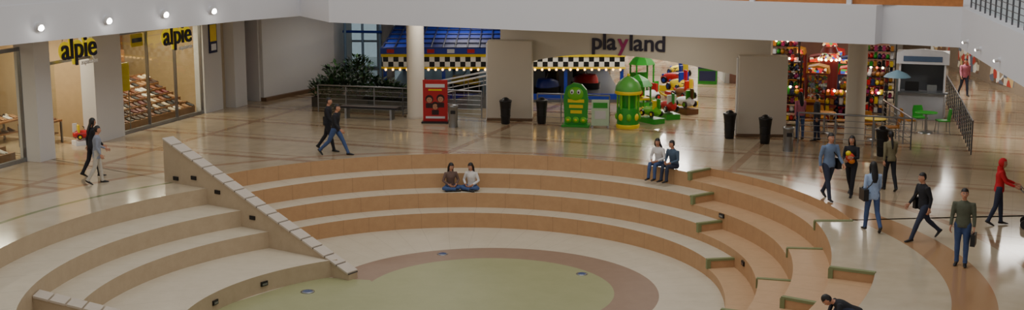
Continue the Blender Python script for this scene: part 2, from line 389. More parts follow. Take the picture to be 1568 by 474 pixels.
shoe_rack('shoe_display',4.4,9.5,.4,7,.3,.17,.32,.32)
shoe_rack('shoe_display',-7.2,-.9,.4,6,.3,.17,.34,.32)
BOXC=[mat('box_%d'%i,c,.6,emit=.1) for i,c in enumerate([(220,200,120),(190,140,80),(235,230,215),(70,46,32),(200,190,60),(60,50,46),(120,60,40),(150,150,150)])]  # boxes glow faintly, shop light put into their colour
def wall_unit(x0,x1,yb,z0,nj,dz):
    mb=MB()
    mb.b2(x0,x1,yb+.36,yb+.4,0,z0+dz*nj,SHELF)
    for j in range(nj):
        z=z0+j*dz; mb.b2(x0,x1,yb,yb+.4,z-.04,z,SHELF); x=x0+.08
        while x<x1-.4:
            if random.random()<.5:
                m=random.choice(SHOEC); shoe(mb,x+.06,yb+.18,z,math.pi*.9,m,1.2); shoe(mb,x+.19,yb+.18,z,math.pi*.9,m,1.2); x+=.34
            else:
                w=random.uniform(.18,.38); h=random.uniform(.12,dz-.1); mb.b2(x,x+w*.85,yb+.04,yb+.34,z,z+h,random.choice(BOXC)); x+=w
    x=x0
    while x<=x1+.01: mb.b2(x-.03,x+.03,yb,yb+.4,0,z0+dz*nj,SHELF); x+=(x1-x0)/max(1,round((x1-x0)/1.6))
    mb.build('wall_shelving',SA,SR)
wall_unit(-11,3.2,4.5,.4,7,.42); wall_unit(3.7,10.8,4.5,.4,7,.42)
wall_unit(4.5,6.2,3.3,.3,5,.42); wall_unit(7.3,9.2,3.3,.3,5,.42)
def table_display(x,y,w):
    mb=MB(); mb.b2(-w/2,w/2,-.4,.4,.72,.78,SHELF)
    for a in(-1,1):
        for b in(-1,1): mb.b2(a*w/2-.03*a-.03,a*w/2-.03*a+.03,b*.36-.03,b*.36+.03,0,.72,STEEL)
    mb.b2(-w/2+.1,w/2-.1,-.3,.3,.3,.34,SHELF)
    for i in range(int(w/.3)):
        m=random.choice(SHOEC)
        for q in(0,.11): shoe(mb,-w/2+.18+i*.3+q,-.1,.78,math.pi,m,1.1); shoe(mb,-w/2+.18+i*.3+q,.15,.78,math.pi,random.choice(SHOEC),1.1)
        shoe(mb,-w/2+.18+i*.3,0,.34,math.pi,m,1.1)
    c=Matrix.Rotation(SR,3,'Z')@Vector((x,y,0))+Vector(SA); mb.build('display_table',tuple(c),SR)
table_display(1.9,1.6,1.3); table_display(1.6,3.1,1.5)
mb=MB(); mb.b2(4.5,5.1,.21,.25,1.5,2.5,YEL); mb.b2(4.54,4.57,.22,.25,0,1.5,STEEL); mb.b2(5.03,5.06,.22,.25,0,1.5,STEEL); mb.b2(4.5,5.1,.19,.3,0,.03,STEEL); mb.build('shop_price_panel',SA,SR)
mb=MB(); mb.b2(10.0,10.55,-.07,-.03,2.3,3.5,NAVY); mb.b2(10.05,10.5,-.08,-.065,2.75,3.4,YEL); mb.b2(10.1,10.45,-.085,-.075,2.4,2.65,WHITE); mb.build('wall_poster',SA,SR)
mb=MB(); mb.b2(5.3,6.0,.2,.24,3.0,3.45,YEL); mb.b2(5.35,5.95,.19,.2,3.15,3.3,NAVY); mb.tube([(5.65,.22,3.45),(5.65,.22,4.0)],.01,STEEL,6); mb.build('hanging_sale_sign',SA,SR)
mb=MB(); mb.b2(12.35,13.0,.7,.75,.9,2.7,RED); mb.b2(12.4,12.9,.68,.7,1.9,2.5,mat('poster_skin',(200,150,120),.5)); mb.b2(12.4,12.9,.68,.7,1.1,1.5,WHITE); mb.build('wall_poster',SA,SR)
def text(name,body,size,loc,mt,extr=.03,parent=None,off=.022,ax='CENTER',ay='CENTER'):
    cu=bpy.data.curves.new(name,'FONT'); cu.body=body; cu.size=size; cu.extrude=extr; cu.align_x=ax; cu.align_y=ay; cu.offset=size*off
    ob=bpy.data.objects.new(name,cu); bpy.context.scene.collection.objects.link(ob); cu.materials.append(mt)
    dg=bpy.context.evaluated_depsgraph_get(); me=bpy.data.meshes.new_from_object(ob.evaluated_get(dg)); bpy.data.objects.remove(ob)
    ob=bpy.data.objects.new(name,me); bpy.context.scene.collection.objects.link(ob)
    if not me.materials: me.materials.append(mt)
    ob.rotation_euler=(rad(90),0,0); ob.location=loc
    if parent: ob.parent=parent
    return ob
YSIGN=mat('sign_yellow',(240,214,30),.4,emit=.35)
def shop_sign(x,z,sz,y=-.35):
    e=bpy.data.objects.new('shop_letter_sign',None); bpy.context.scene.collection.objects.link(e); e.location=Matrix.Rotation(SR,3,'Z')@Vector((x,y,z))+Vector(SA); e.rotation_euler=(0,0,SR)
    t=text('letters','alpie',sz,(0,0,0),NAVY,.03,e,.006)
    hw=max(v.co.x for v in t.data.vertices)
    m=MB()
    k=hw/1.0
    for cx,r in ((-.76*k,.30*sz),(-.05*k,.31*sz),(.74*k,.30*sz)):
        m.tube([(cx,.045,-.03*sz),(cx,.08,-.03*sz)],r,YSIGN,28)
    m.b2(-.52*k,-.36*k,.045,.08,-.28*sz,.5*sz,YSIGN); m.b2(-.36*k,-.18*k,.045,.08,-.5*sz,0,YSIGN); m.b2(.27*k,.43*k,.045,.08,-.28*sz,.46*sz,YSIGN)
    for q in(-.8,.8): m.tube([(q*k,.1,-.05),(q*k,.1,4-z)],.01,STEEL,6)
    m.b2(-1.0*k,1.0*k,.09,.11,-.02,.02,STEEL)
    o=m.build('backing'); o.parent=e
    text('tagline','zapaterias',sz*.22,(.5*sz,0,-.48*sz),WHITE,.01,e)
shop_sign(1.65,3.36,1.0); shop_sign(7.4,3.26,1.0)
LAMPW=mat('warm_lamp_glow',(255,236,190),.4,emit=14,var=0)
mb=MB()
for x in (-6,-4,-2,1,2.3,4.8,6.2,7.6,9.0):
    for y in (1.2,2.6,4.0):
        mb.cyl((x,y,3.85),.09,.15,STEEL,14); mb.cyl((x,y,3.83),.075,.02,LAMPW,14)
mb.build('shop_downlights',SA,SR)
# ---------------------------------------------------------------- passage and white side wall
mb=MB()
def seg(mb,a,b,z0,z1,t,m):
    a=Vector((*a,0)); b=Vector((*b,0)); d=b-a; c=(a+b)/2; mb.box((c.x,c.y,(z0+z1)/2),(d.length,t,z1-z0),m,rz=math.atan2(d.y,d.x))
seg(mb,(-10.35,54.4),(-8.0,58.8),0,4,.25,WHITE2); seg(mb,(-10.35,54.4),(-14,56.2),0,4,.25,WHITE2); seg(mb,(-11.0,53.5),(-14.6,54.8),0,4,.2,WHITE2)
mb.build('wall_left')
mb=MB(); seg(mb,(-10.25,54.3),(-7.9,58.75),0,.15,.3,mat('skirting_brown',(110,84,60),.5)); mb.build('baseboard_left')
mb=MB()
FRM=mat('window_frame',(168,184,204),.4,.3)
for z in (0,1.3,2.6,3.9): seg(mb,(-8.0,65.6),(3,65.0),z,z+.1,.12,FRM)
for i in range(9):
    t=i/8; x=-8+11*t; y=65.6-.6*t; mb.b2(x-.05,x+.05,y-.06,y+.06,0,4,FRM)
seg(mb,(-8,65.6),(3,65.0),0,4,.02,GL)
mb.build('window_back')
mb=MB(); seg(mb,(-14,71),(4,70),0,4,.2,mat('outside_wall_glow',(176,196,210),.7,emit=.6)); mb.build('wall_back_left')  # wall glows by itself, standing in for bright sky beyond the window
mb=MB(); seg(mb,(-8,58.8),(-8,65.5),0,4,.2,WHITE2); mb.build('wall_left_return')
mb=MB()
for z in (2.3,2.9): mb.tube([(-7.7,60.5,z),(-5.9,60.2,z)],.06,BLUE,8)
for x in (-7.6,-6.8,-6.0): mb.tube([(x,60.4,0),(x,60.4,2.95)],.06,mat('pale_blue_steel',(130,160,190),.4),8)
mb.build('steel_frame')
# ---------------------------------------------------------------- play centre front
FO=(-.06,49.5); FR=rad(-20.8)
def fw(x,y,z=0): v=Matrix.Rotation(FR,3,'Z')@Vector((x,y,z)); return (FO[0]+v.x,FO[1]+v.y,v.z)
for cx,cy,h in ((-.06,49.6,3.0),(8.75,46.1,2.82)):
    mb=MB(); mb.b2(-.84,.84,-.3,.3,0,h,CREAMW); mb.b2(-.9,-.84,-.2,.25,0,h-.1,WHITE2); mb.b2(-.86,.86,-.32,.32,0,.1,mat('skirting_brown',(110,84,60),.5)); mb.build('entrance_pier',(cx,cy,0),rad(-6),.02)
mb=MB()
x0,x1=.6,8.9; poly=[(-.6,4.0),(-.6,2.15),(x0,2.15)]
for i in range(25):
    t=i/24; u=t**.8; poly.append((x0+(x1-x0)*t, 2.15*(1-t)+1.93*t+.5*math.sin(math.pi*u)))
poly+=[(9.6,1.93),(9.6,4.0)]
mb.extr(poly,.5,.9,CREAMW,(*FO,0),(math.cos(FR),math.sin(FR),0),(-math.sin(FR),math.cos(FR),0))
mb.build('wall_entrance_arch')
PUR=mat('sign_dark',(34,28,48),.4); MAG=mat('sign_magenta',(150,34,96),.4)
e=bpy.data.objects.new('entrance_letter_sign',None); bpy.context.scene.collection.objects.link(e); e.location=fw(4.45,.46,2.76); e.rotation_euler=(0,0,FR)
LS=.86; xs=0; parts=[]
for ch in 'playland':
    o=text('letter_'+ch,ch,LS,(0,0,0),MAG if ch=='y' else PUR,.03,e,.014,'LEFT','TOP_BASELINE')
    xsv=[v.co.x for v in o.data.vertices]; o.location.x=xs-min(xsv); xs+=max(xsv)-min(xsv)+LS*.055; parts.append(o)
for o in parts: o.location.x-=xs/2
for x,y in ((-3.65,50.0),(11.65,44.6)):
    mb=MB(); mb.lathe([(.36,0),(.36,.12),(.33,.14),(.33,3.98)],(0,0,0),CREAMW,32); mb.build('round_column',(x,y,0))
mb=MB(); mb.lathe([(.3,0),(.3,3.98)],(0,0,0),WHITE2,24); mb.build('round_column',(-5.85,62.5,0))
# ---------------------------------------------------------------- bumper-car pavilion
CHK=checker('checker_band',(245,245,240),(15,15,18),.21)
BLUER=mat('blue_roof',(26,50,150),.5)
mb=MB()
PX0,PX1,PY0,PY1=-5.3,4.6,54.0,64.0
z0=1.46
mb.b2(PX0,PX1,PY0,PY0+.1,z0,z0+.42,CHK); mb.b2(PX0-.04,PX1+.04,PY0-.05,PY0+.12,z0+.42,z0+.54,YEL); mb.b2(PX0-.06,PX1+.06,PY0-.07,PY0+.15,z0+.54,z0+.78,BLUE)
mb.b2(PX0-.04,PX1+.04,PY0-.05,PY0+.12,z0-.07,z0,YEL)
for i in range(12): mb.b2(PX0+.2+i*.82,PX0+.5+i*.82,PY0-.08,PY0-.06,z0+.58,z0+.74,WHITE if i%2 else RED)
for xx in (PX0,PX1-.1): mb.b2(xx,xx+.1,PY0+.1,PY1,z0,z0+.42,CHK); mb.b2(xx-.04,xx+.14,PY0,PY1,z0+.42,z0+.54,YEL); mb.b2(xx-.06,xx+.16,PY0,PY1,z0+.54,z0+.78,BLUE)
mb.add([(PX0,PY0,2.2),(PX1,PY0,2.2),(PX1,PY1,2.75),(PX0,PY1,2.75)],[(0,1,2,3)],BLUER)
for i in range(21):
    x=PX0+(PX1-PX0)*i/20; mb.tube([(x,PY0,2.24),(x,PY1,2.79)],.035,NAVY,6)
for j in range(9):
    t=j/8; mb.tube([(PX0,PY0+10*t,2.24+.55*t),(PX1,PY0+10*t,2.24+.55*t)],.03,NAVY,6)
for x in (PX0+.1,-2.8,-.3,2.2,PX1-.1):
    for y in (PY0+.15,PY1-.2): mb.b2(x-.07,x+.07,y-.07,y+.07,0,2.2,BLUE)
mb.b2(PX0,PX1,PY0,PY1,.0,.12,mat('track_grey',(90,92,96),.4))
mb.b2(PX0,PX1,PY0,PY0+.12,.12,.35,BLUE)
BULB=mat('warm_bulb',(255,200,110),.4,emit=6,var=0)
for i in range(34): mb.sph((PX0+.15+i*.29,PY0-.07,z0-.1),.045,BULB,8)
mb.build('bumper_car_pavilion')
def bumper_car(x,y,rz,m):
    mb=MB(); mb.loft([((0,0,.02),(1,0,0),(0,1,0),.5,.72),((0,0,.28),(1,0,0),(0,1,0),.52,.75)],BLACK,20)
    mb.loft([((0,0,.28),(1,0,0),(0,1,0),.44,.66),((0,.02,.5),(1,0,0),(0,1,0),.4,.6),((0,.2,.62),(1,0,0),(0,1,0),.3,.34)],m,20)
    mb.b2(-.28,.28,-.5,-.3,.45,.9,BLACK); mb.tube([(0,.15,.6),(0,-.05,.82)],.02,STEEL,8); mb.tube([(0,-.62,.5),(0,-.62,2.05)],.02,STEEL,8)
    mb.build('bumper_car',(x,y,.12),rz)
for i,(x,y,m) in enumerate(((-4,56,RED),(-2,57,YEL),(1.5,56,BLUE),(3.2,57.5,RED),(0,59,GRN))): bumper_car(x,y,i*1.3,m)
mb=MB()
mb.extr([(0,0),(3.2,0),(3.2,.55),(0,.02)],0,1.0,mat('ramp_grey',(96,98,102),.6))
for y in (0,1.0):
    mb.tube([(0,y,.85),(3.2,y,1.4)],.04,WHITE,8); mb.tube([(0,y,.5),(3.2,y,1.05)],.02,WHITE,8)
    for i in range(6): mb.tube([(.05+i*.62,y,i*.1),(.05+i*.62,y,.86+i*.106)],.02,STEEL,8)
mb.build('access_ramp',(-3.6,51.9,0),rad(12))
# ---------------------------------------------------------------- plants
LEAF=[mat('leaf_a',(30,62,28),.6),mat('leaf_b',(46,86,38),.6),mat('leaf_c',(20,42,20),.6)]
def leaves(mb,cx,cy,zb,r,h,n):
    for i in range(n):
        a=random.uniform(0,6.28); q=math.sqrt(random.random())*r; b=Vector((cx+q*math.cos(a),cy+q*math.sin(a),zb+h*random.uniform(.0,1)*(1-.35*q/r)))
        L=random.uniform(.14,.3); w=L*.28; d=Vector((math.cos(a)*random.uniform(.2,1),math.sin(a)*random.uniform(.2,1),random.uniform(-.3,.9))).normalized(); s=d.cross(Vector((0,0,1))).normalized()*w
        up=s.cross(d).normalized()*.02
        mb.add([b,b+d*L*.5+s+up,b+d*L,b+d*L*.5-s+up],[(0,1,2,3)],random.choice(LEAF))
    for i in range(7):
        a=i*.9; mb.tube([(cx,cy,zb-.05),(cx+r*.5*math.cos(a),cy+r*.5*math.sin(a),zb+h*.7)],[.02,.008],mat('stem',(60,52,32),.8),6)
mb=MB(); mb.b2(-1.9,1.9,-.4,.4,0,.4,mat('planter_dark',(62,58,52),.7)); mb.b2(-1.82,1.82,-.32,.32,.4,.42,mat('soil',(44,32,24),.95))
for x,h in ((-1.6,.8),(-1.1,1.1),(-.5,1.0),(.1,1.25),(.7,.9),(1.3,.75),(1.6,.6)): leaves(mb,x,random.uniform(-.1,.1),.42,.48,h,230)
mb.build('planter_with_shrubs',(-6.1,52.65,0),rad(-16))
for x,y,h in ((-6.45,55.5,1.5),(-7.3,54.9,1.2)):
    mb=MB(); mb.lathe([(.24,0),(.32,.4),(.34,.45),(.29,.45)],(0,0,0),mat('terracotta',(110,74,54),.8),20); leaves(mb,0,0,.45,.6,h,280); mb.build('potted_shrub',(x,y,0))
# ---------------------------------------------------------------- bins etc
def bin_black(x,y):
    mb=MB(); mb.lathe([(.15,0),(.16,.03),(.19,.55),(.22,.8),(.235,.84),(.235,.88),(.2,.9),(.17,.9)],(0,0,0),BLACK,24)
    for z in (.3,.55): mb.lathe([(.18+z*.03,z),(.187+z*.03,z+.01),(.18+z*.03,z+.02)],(0,0,0),DARK,24)
    mb.lathe([(.165,.86),(.12,.95),(.05,.99)],(0,0,0),DARK,24)
    mb.build('litter_bin',(x,y,0))
for x,y in ((-.24,48.6),(1.1,48.65),(7.55,45.5),(8.6,44.5),(11.95,42.2)): bin_black(x,y)
def ash(x,y):
    mb=MB(); mb.lathe([(.17,0),(.17,.72),(.19,.74),(.19,.8),(.15,.8),(.13,.77)],(0,0,0),STEEL,24); mb.lathe([(.13,.77),(.05,.775)],(0,0,0),mat('sand',(150,130,100),.9),20); mb.b2(-.09,.09,-.176,-.165,.5,.62,BLACK); mb.build('ashtray_bin',(x,y,0))
ash(-2.15,47.9); ash(9.1,43.1)
mb=MB(); mb.b2(-.46,.46,-.03,.03,.06,1.6,RED); mb.b2(-.5,.5,-.25,.25,0,.06,BLACK); mb.b2(-.03,.03,.03,.08,.06,1.3,BLACK)
SK=mat('print_skin',(196,140,110),.5); DH=mat('print_dark',(50,16,20),.5)
for x,z in ((-.22,.85),(.2,.88),(0,.6)):
    mb.tube([(x,-.034,z+.04),(x,-.037,z+.04)],.15,DH,16); mb.tube([(x,-.034,z),(x,-.042,z)],.105,SK,16); mb.b2(x-.13,x+.13,-.045,-.03,z-.3,z-.12,DH)
    for q in(-.035,.035): mb.b2(x+q-.014,x+q+.014,-.045,-.042,z+.01,z+.03,DH)
    mb.b2(x-.03,x+.03,-.045,-.042,z-.055,z-.04,RED)
mb.b2(-.36,.36,-.045,-.03,1.32,1.45,WHITE); mb.b2(-.25,.25,-.045,-.03,1.2,1.26,YEL); mb.b2(-.36,.36,-.045,-.03,.16,.24,WHITE)
mb.build('advertising_stand',(-2.85,48.9,0),rad(-4))
mb=MB(); mb.b2(-1.15,1.15,-.2,.2,.4,.46,DARK)
for x in(-.9,.9): mb.b2(x-.04,x+.04,-.18,.18,.0,.4,STEEL)
for y in(-.12,0,.12): mb.b2(-1.14,1.14,y-.05,y+.05,.46,.475,mat('bench_wood',(70,52,40),.5))
mb.build('bench',(-5.4,49.8,0),rad(-14))
# ---------------------------------------------------------------- children's rides at the entrance
LIME=mat('lime_plastic',(110,190,44),.4); CYEL=mat('ride_yellow',(236,208,40),.4)
mb=MB()
pts=[(-.42,0),(.42,0),(.44,1.0),(.38,1.35),(.2,1.55),(-.1,1.6),(-.36,1.45),(-.46,1.1)]
mb.extr(pts,-.08,.08,GRN); mb.sph((-.02,-.06,1.2),(.3,.1,.26),LIME,16)
for x in(-.14,.1): mb.sph((x,-.14,1.28),(.07,.04,.09),WHITE,12); mb.sph((x,-.18,1.27),(.03,.02,.04),BLACK,8)
for i,z in enumerate((.95,.75,.55)): mb.b2(-.3+.05*i,.3-.04*i,-.1,-.07,z-.07,z+.05,CYEL)
for x in(-.28,0,.28): mb.sph((x,-.1,.24),(.13,.06,.12),LIME,12); mb.sph((x,-.14,.24),(.06,.04,.05),CYEL,10)
mb.b2(-.5,.5,-.3,.3,0,.08,GRN); mb.build('mascot_board',(2.35,48.1,0),rad(-10),.01)
mb=MB(); mb.b2(-.32,.32,-.03,.03,.05,1.0,mat('pale_board',(186,206,176),.5)); mb.b2(-.26,.26,-.04,-.03,.7,.9,GRN); mb.b2(-.2,.2,-.04,-.03,.3,.6,WHITE2); mb.extr([(-.32,0),(-.26,0),(-.26,.06),(-.32,.06)],-.2,.2,STEEL); mb.extr([(.26,0),(.32,0),(.32,.06),(.26,.06)],-.2,.2,STEEL); mb.build('information_board',(3.22,47.9,0),rad(-5))
mb=MB()
mb.lathe([(.42,0),(.44,.1),(.42,.14)],(0,0,0),CYEL,28); mb.lathe([(.4,.14),(.42,.6),(.4,.75)],(0,0,0),GRN,28)
for i in range(8):
    a=i*math.pi/4; mb.tube([(.38*math.cos(a),.38*math.sin(a),.7),(.38*math.cos(a),.38*math.sin(a),1.3)],.035,LIME,8)
    mb.sph((.38*math.cos(a),.38*math.sin(a),.42),(.1,.1,.14),CYEL if i%2 else LIME,10)
mb.lathe([(.46,1.26),(.48,1.36),(.45,1.52),(.36,1.68),(.22,1.8),(.08,1.86),(.02,1.9)],(0,0,0),mat('dome_green',(90,170,70),.4),28); mb.lathe([(.48,1.24),(.5,1.3),(.48,1.36)],(0,0,0),CYEL,28); mb.sph((0,0,1.92),.06,CYEL,10)
mb.lathe([(.25,.6),(.28,.8),(.28,1.25)],(0,0,0),GRN,16)
mb.build('carousel_ride',(4.22,47.8,0))
def kid_ride(p,rz,c1,c2,c3,s=1.0):
    mb=MB(); mb.b2(-.35,.35,-.6,.6,0,.25,c2); mb.cyl((0,0,.25),.09,.2,STEEL,12)
    mb.loft([((0,-.6,.6),(1,0,0),(0,0,1),.12,.12),((0,-.4,.6),(1,0,0),(0,0,1),.26,.24),((0,.1,.58),(1,0,0),(0,0,1),.3,.24),((0,.5,.55),(1,0,0),(0,0,1),.22,.18),((0,.7,.52),(1,0,0),(0,0,1),.08,.08)],c1,14)
    mb.b2(-.22,.22,-.4,-.3,.7,1.15,c3); mb.tube([(0,.1,.75),(0,0,.98)],.02,STEEL,8); mb.tube([(-.15,0,1.0),(.15,0,1.0)],.02,BLACK,8)
    for a in(-1,1):
        for y in(-.35,.38): mb.tube([(a*.26,y,.48),(a*.34,y,.48)],.15,BLACK,14); mb.tube([(a*.34,y,.48),(a*.35,y,.48)],.08,c3,12)
        mb.sph((a*.12,.55,.68),.06,c3,8)
    mb.box((0,-.5,1.0),(.05,.25,.5),c2); o=mb.build('kiddie_ride',p,rz); o.scale=(s,s,s)
BROWNP=mat('brown_plastic',(110,70,40),.4)
kid_ride((5.2,48.9,0),.6,LIME,GRN,CYEL,.75); kid_ride((5.95,50.0,0),.3,RED,GRN,WHITE,.8); kid_ride((6.75,51.2,0),.5,WHITE,BROWNP,GRN,.8); kid_ride((6.95,53.2,0),.5,BROWNP,CYEL,RED,.9); kid_ride((5.5,52.9,0),2.2,WHITE,GRN,RED,.8); kid_ride((7.0,55.2,0),.4,CYEL,RED,BLUE); kid_ride((7.1,57.4,0),.9,RED,CYEL,BLUE); kid_ride((7.6,60,0),.4,CYEL,RED,BLUE)
kid_ride((-14.5,44.35,0),-.9,RED,WHITE,YEL,.6)
def play_tower(p,c1,c2,h=1.9):
    mb=MB(); mb.b2(-.45,.45,-.4,.4,0,.15,c2)
    for a in(-1,1):
        for b in(-1,1): mb.tube([(a*.38,b*.33,.15),(a*.38,b*.33,h-.4)],.04,c1,8)
    mb.b2(-.42,.42,-.36,.36,.55,.62,c2); mb.b2(-.4,.4,.3,.34,.6,1.1,c1); mb.loft([((0,0,h-.42),(1,0,0),(0,1,0),.6,.55),((0,0,h-.2),(1,0,0),(0,1,0),.42,.38),((0,0,h),(1,0,0),(0,1,0),.05,.05)],c1,8,False)
    mb.loft([((.4,0,.6),(0,1,0),(0,0,1),.2,.04),((.9,0,.2),(0,1,0),(0,0,1),.2,.04),((1.1,0,.12),(0,1,0),(0,0,1),.2,.04)],CYEL,10)
    mb.sph((0,-.1,.8),.16,RED,10); mb.build('play_tower',p,.3)
play_tower((5.4,54.9,0),GRN,LIME,1.9); play_tower((4.9,51.2,0),GRN,CYEL,1.5)
SPK=speckle('plush_toys_mix',11,.08,PAL_TOY); SPL=speckle('game_lights_mix',10,.9,PAL_LIGHT)  # plush toys glow faintly too, light put into their colour
DKRED=mat('dark_red_cabinet',(110,30,28),.4); DKBL=mat('dark_blue_cabinet',(34,44,90),.4); OCH=mat('ochre_cabinet',(180,120,40),.4)
def game_machine(p,rz,c1,c2,w=.85,h=2.0):
    mb=MB(); mb.b2(-w/2,w/2,-.4,.4,0,.75,c1); mb.b2(-w/2+.06,w/2-.06,-.42,-.4,.15,.6,c2)
    mb.b2(-w/2,w/2,-.52,-.4,.72,.82,c2); mb.cyl((-.15,-.46,.82),.015,.1,BLACK,8); mb.sph((-.15,-.46,.94),.03,RED,8); mb.sph((.12,-.46,.84),.03,YEL,8)
    for a in(-1,1):
        for b in(-1,1): mb.b2(a*w/2-.03*a-.03,a*w/2-.03*a+.03,b*.37-.03,b*.37+.03,.75,h-.35,c1)
    mb.b2(-w/2+.08,w/2-.08,-.3,.34,.75,1.0,SPK)
    for i in range(22): mb.sph((random.uniform(-w/2+.14,w/2-.14),random.uniform(-.26,.26),random.uniform(.98,1.35)),random.uniform(.06,.1),random.choice((RED,OCH,DKBL,GRN,BROWNP,WHITE,CYEL)),8)
    mb.b2(-w/2+.04,w/2-.04,.35,.38,.75,h-.35,SPK); mb.tube([(0,0,h-.35),(0,0,1.5)],.012,STEEL,6); mb.sph((0,0,1.47),.05,STEEL,8)
    mb.b2(-w/2,w/2,-.4,.4,h-.35,h-.3,c1); mb.extr([(-w/2,h-.3),(w/2,h-.3),(w/2-.05,h-.08),(0,h),(-w/2+.05,h-.08)],-.42,.4,c2); mb.b2(-w/2+.1,w/2-.1,-.44,-.42,h-.27,h-.1,SPL)
    mb.b2(-w/2+.02,w/2-.02,-.39,-.385,.78,h-.36,GL)
    mb.build('claw_machine',p,rz)
def toy_rack(p,rz,w,h,dense=.16):
    mb=MB(); n=int(h/.32)
    for a in(-1,1):
        for b in(-1,1): mb.tube([(a*w/2,b*.25,0),(a*w/2,b*.25,h)],.02,DARK,6)
    for j in range(n):
        z=.2+j*.32; mb.b2(-w/2,w/2,-.26,.26,z-.02,z,DARK); x=-w/2+.08
        while x<w/2-.05:
            c=random.choice((RED,OCH,DKBL,GRN,BROWNP,WHITE,CYEL,DKRED,RED,OCH,MAG,BLACK))
            for y in(-.14,.1):
                if random.random()<.5: mb.sph((x,y,z+.09),(.08,.08,.1),c,8)
                else: mb.b2(x-.06,x+.06,y-.06,y+.06,z,z+random.uniform(.1,.26),c)
            x+=dense
    for i in range(int(w/.22)): mb.sph((-w/2+.1+i*.22,-.3,h-.05),.045,LAMPW if i%2 else mat('red_lamp_glow',(255,90,40),.4,emit=4,var=0),8)
    mb.build('toy_stand',p,rz)
cols=[(DKRED,OCH),(DKBL,RED),(OCH,DKRED),(GRN,DKBL),(DKRED,WHITE),(PUR,YEL)]
k=0
for x,y,rz in ((11.5,49.6,-.3),(12.6,49.2,-.3),(12.3,53.0,-.3),(13.4,52.5,-.3),(9.9,54.5,-.3),(10.6,56.5,-.3),(12,56,-.3),(13.5,55.4,-.3),(9.75,50.5,-.3),(8.9,60,-.2)):
    c=cols[k%6]; k+=1; game_machine((x,y,0),rz,c[0],c[1],.85,2.1)
for x,y,rz,w,h in ((10.65,50.4,-.3,.75,2.3),(10.9,53.1,-.3,1.2,2.7),(15.1,54.2,-.3,1.2,2.6),(14.0,50.9,-.4,.9,1.9),(10.3,48.4,-.2,.8,1.5),(13.4,48.2,-.3,.6,1.3),(11.9,48.0,-.3,.9,1.4)): toy_rack((x,y,0),rz,w,h)
mb=MB()
for i in range(5):
    mb.lathe([(.42-.06*i,2.1+.26*i),(.3-.05*i,2.32+.26*i)],(0,0,0),(SPL if i%2==0 else DKRED),16)
mb.lathe([(.36,0),(.36,2.1)],(0,0,0),DKRED,16)
for i in range(12):
    a=i*.52; mb.sph((.4*math.cos(a),.4*math.sin(a),2.1),.05,LAMPW,8)
mb.build('light_tower_game',(12.3,51.3,0))
mb=MB(); seg(mb,(-1,67),(4.5,67),0,4,.2,mat('play_wall_yellow',(150,136,96),.6)); mb.build('wall_play_yellow')
mb=MB(); seg(mb,(9.9,60),(16.5,58),0,4,.2,mat('play_wall_rose',(120,84,70),.6)); seg(mb,(9.8,60),(9.8,76),0,4,.2,WHITE2); mb.build('wall_play_rose')
mb=MB(); seg(mb,(4.95,65),(4.95,76),0,4,.2,WHITE2); mb.build('wall_play_corridor')
mb=MB(); seg(mb,(-34,78),(34,78),0,4,.2,mat('far_shops',(180,170,156),.6,emit=.2))  # wall glows faintly, far shop light put into its colour
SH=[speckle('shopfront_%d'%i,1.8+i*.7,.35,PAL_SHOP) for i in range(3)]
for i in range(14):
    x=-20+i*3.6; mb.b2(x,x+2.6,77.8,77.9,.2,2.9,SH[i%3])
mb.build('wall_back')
PAN=mat('added_panel_glow',(255,248,236),.5,emit=4,var=0)  # added glowing panels, put in to brighten the corridor and its floor reflections
for y in (55,58.5,62,65.5,69,72.5):
    mb=MB(); mb.b2(-1.1,1.1,-.75,.75,-.06,0,WHITE); mb.b2(-1.0,1.0,-.65,.65,-.075,-.06,PAN); mb.build('added_glow_panel',(7.6,y,4.0))
# ---------------------------------------------------------------- booth, tables
mb=MB(); W=mat('booth_white',(196,198,206),.4)
mb.b2(-.85,.85,-.6,-.5,0,1.0,mat('booth_grey',(166,170,180),.4)); mb.b2(-.95,.95,-.75,-.4,1.0,1.05,mat('counter_grey',(90,94,100),.3)); mb.b2(-.85,-.78,-.6,.6,0,2.2,W); mb.b2(.78,.85,-.6,.6,0,2.2,W); mb.b2(-.85,.85,.5,.6,0,2.2,W); mb.b2(-.95,.95,-.7,.65,2.1,2.5,W)
mb.extr([(-.95,2.5),(.95,2.5),(.7,2.62),(0,2.68),(-.7,2.62)],-.7,-.6,W)
mb.b2(-.7,.7,-.72,-.7,2.2,2.4,mat('booth_sign',(70,90,120),.4)); mb.b2(-.6,-.1,-.4,-.35,1.05,1.4,BLACK); mb.b2(.2,.55,-.4,-.3,1.05,1.3,STEEL); mb.b2(-.78,.78,.46,.5,1.0,2.0,mat('booth_dark',(110,114,120),.4))
mb.b2(.86,.9,-.5,.5,.1,.9,W); mb.build('service_booth',(15.6,50.2,0),rad(-18))
def chair(p,rz,m):
    mb=MB(); mb.b2(-.21,.21,-.21,.21,.43,.47,m); mb.loft([((0,.2,.47),(1,0,0),(0,1,0),.2,.02),((0,.24,.7),(1,0,0),(0,1,0),.2,.02),((0,.26,.86),(1,0,0),(0,1,0),.16,.02)],m,12)
    for a in(-1,1):
        for b in(-1,1): mb.tube([(a*.18,b*.18,.43),(a*.21,b*.21,0)],.014,STEEL,6)
    mb.build('cafe_chair',p,rz)
def table(p,m=YEL):
    mb=MB(); mb.lathe([(.38,.72),(.4,.735),(.38,.75)],(0,0,0),m,24); mb.cyl((0,0,.03),.035,.7,STEEL,12); mb.lathe([(.26,0),(.24,.03),(.05,.05)],(0,0,0),STEEL,20); mb.build('cafe_table',p)
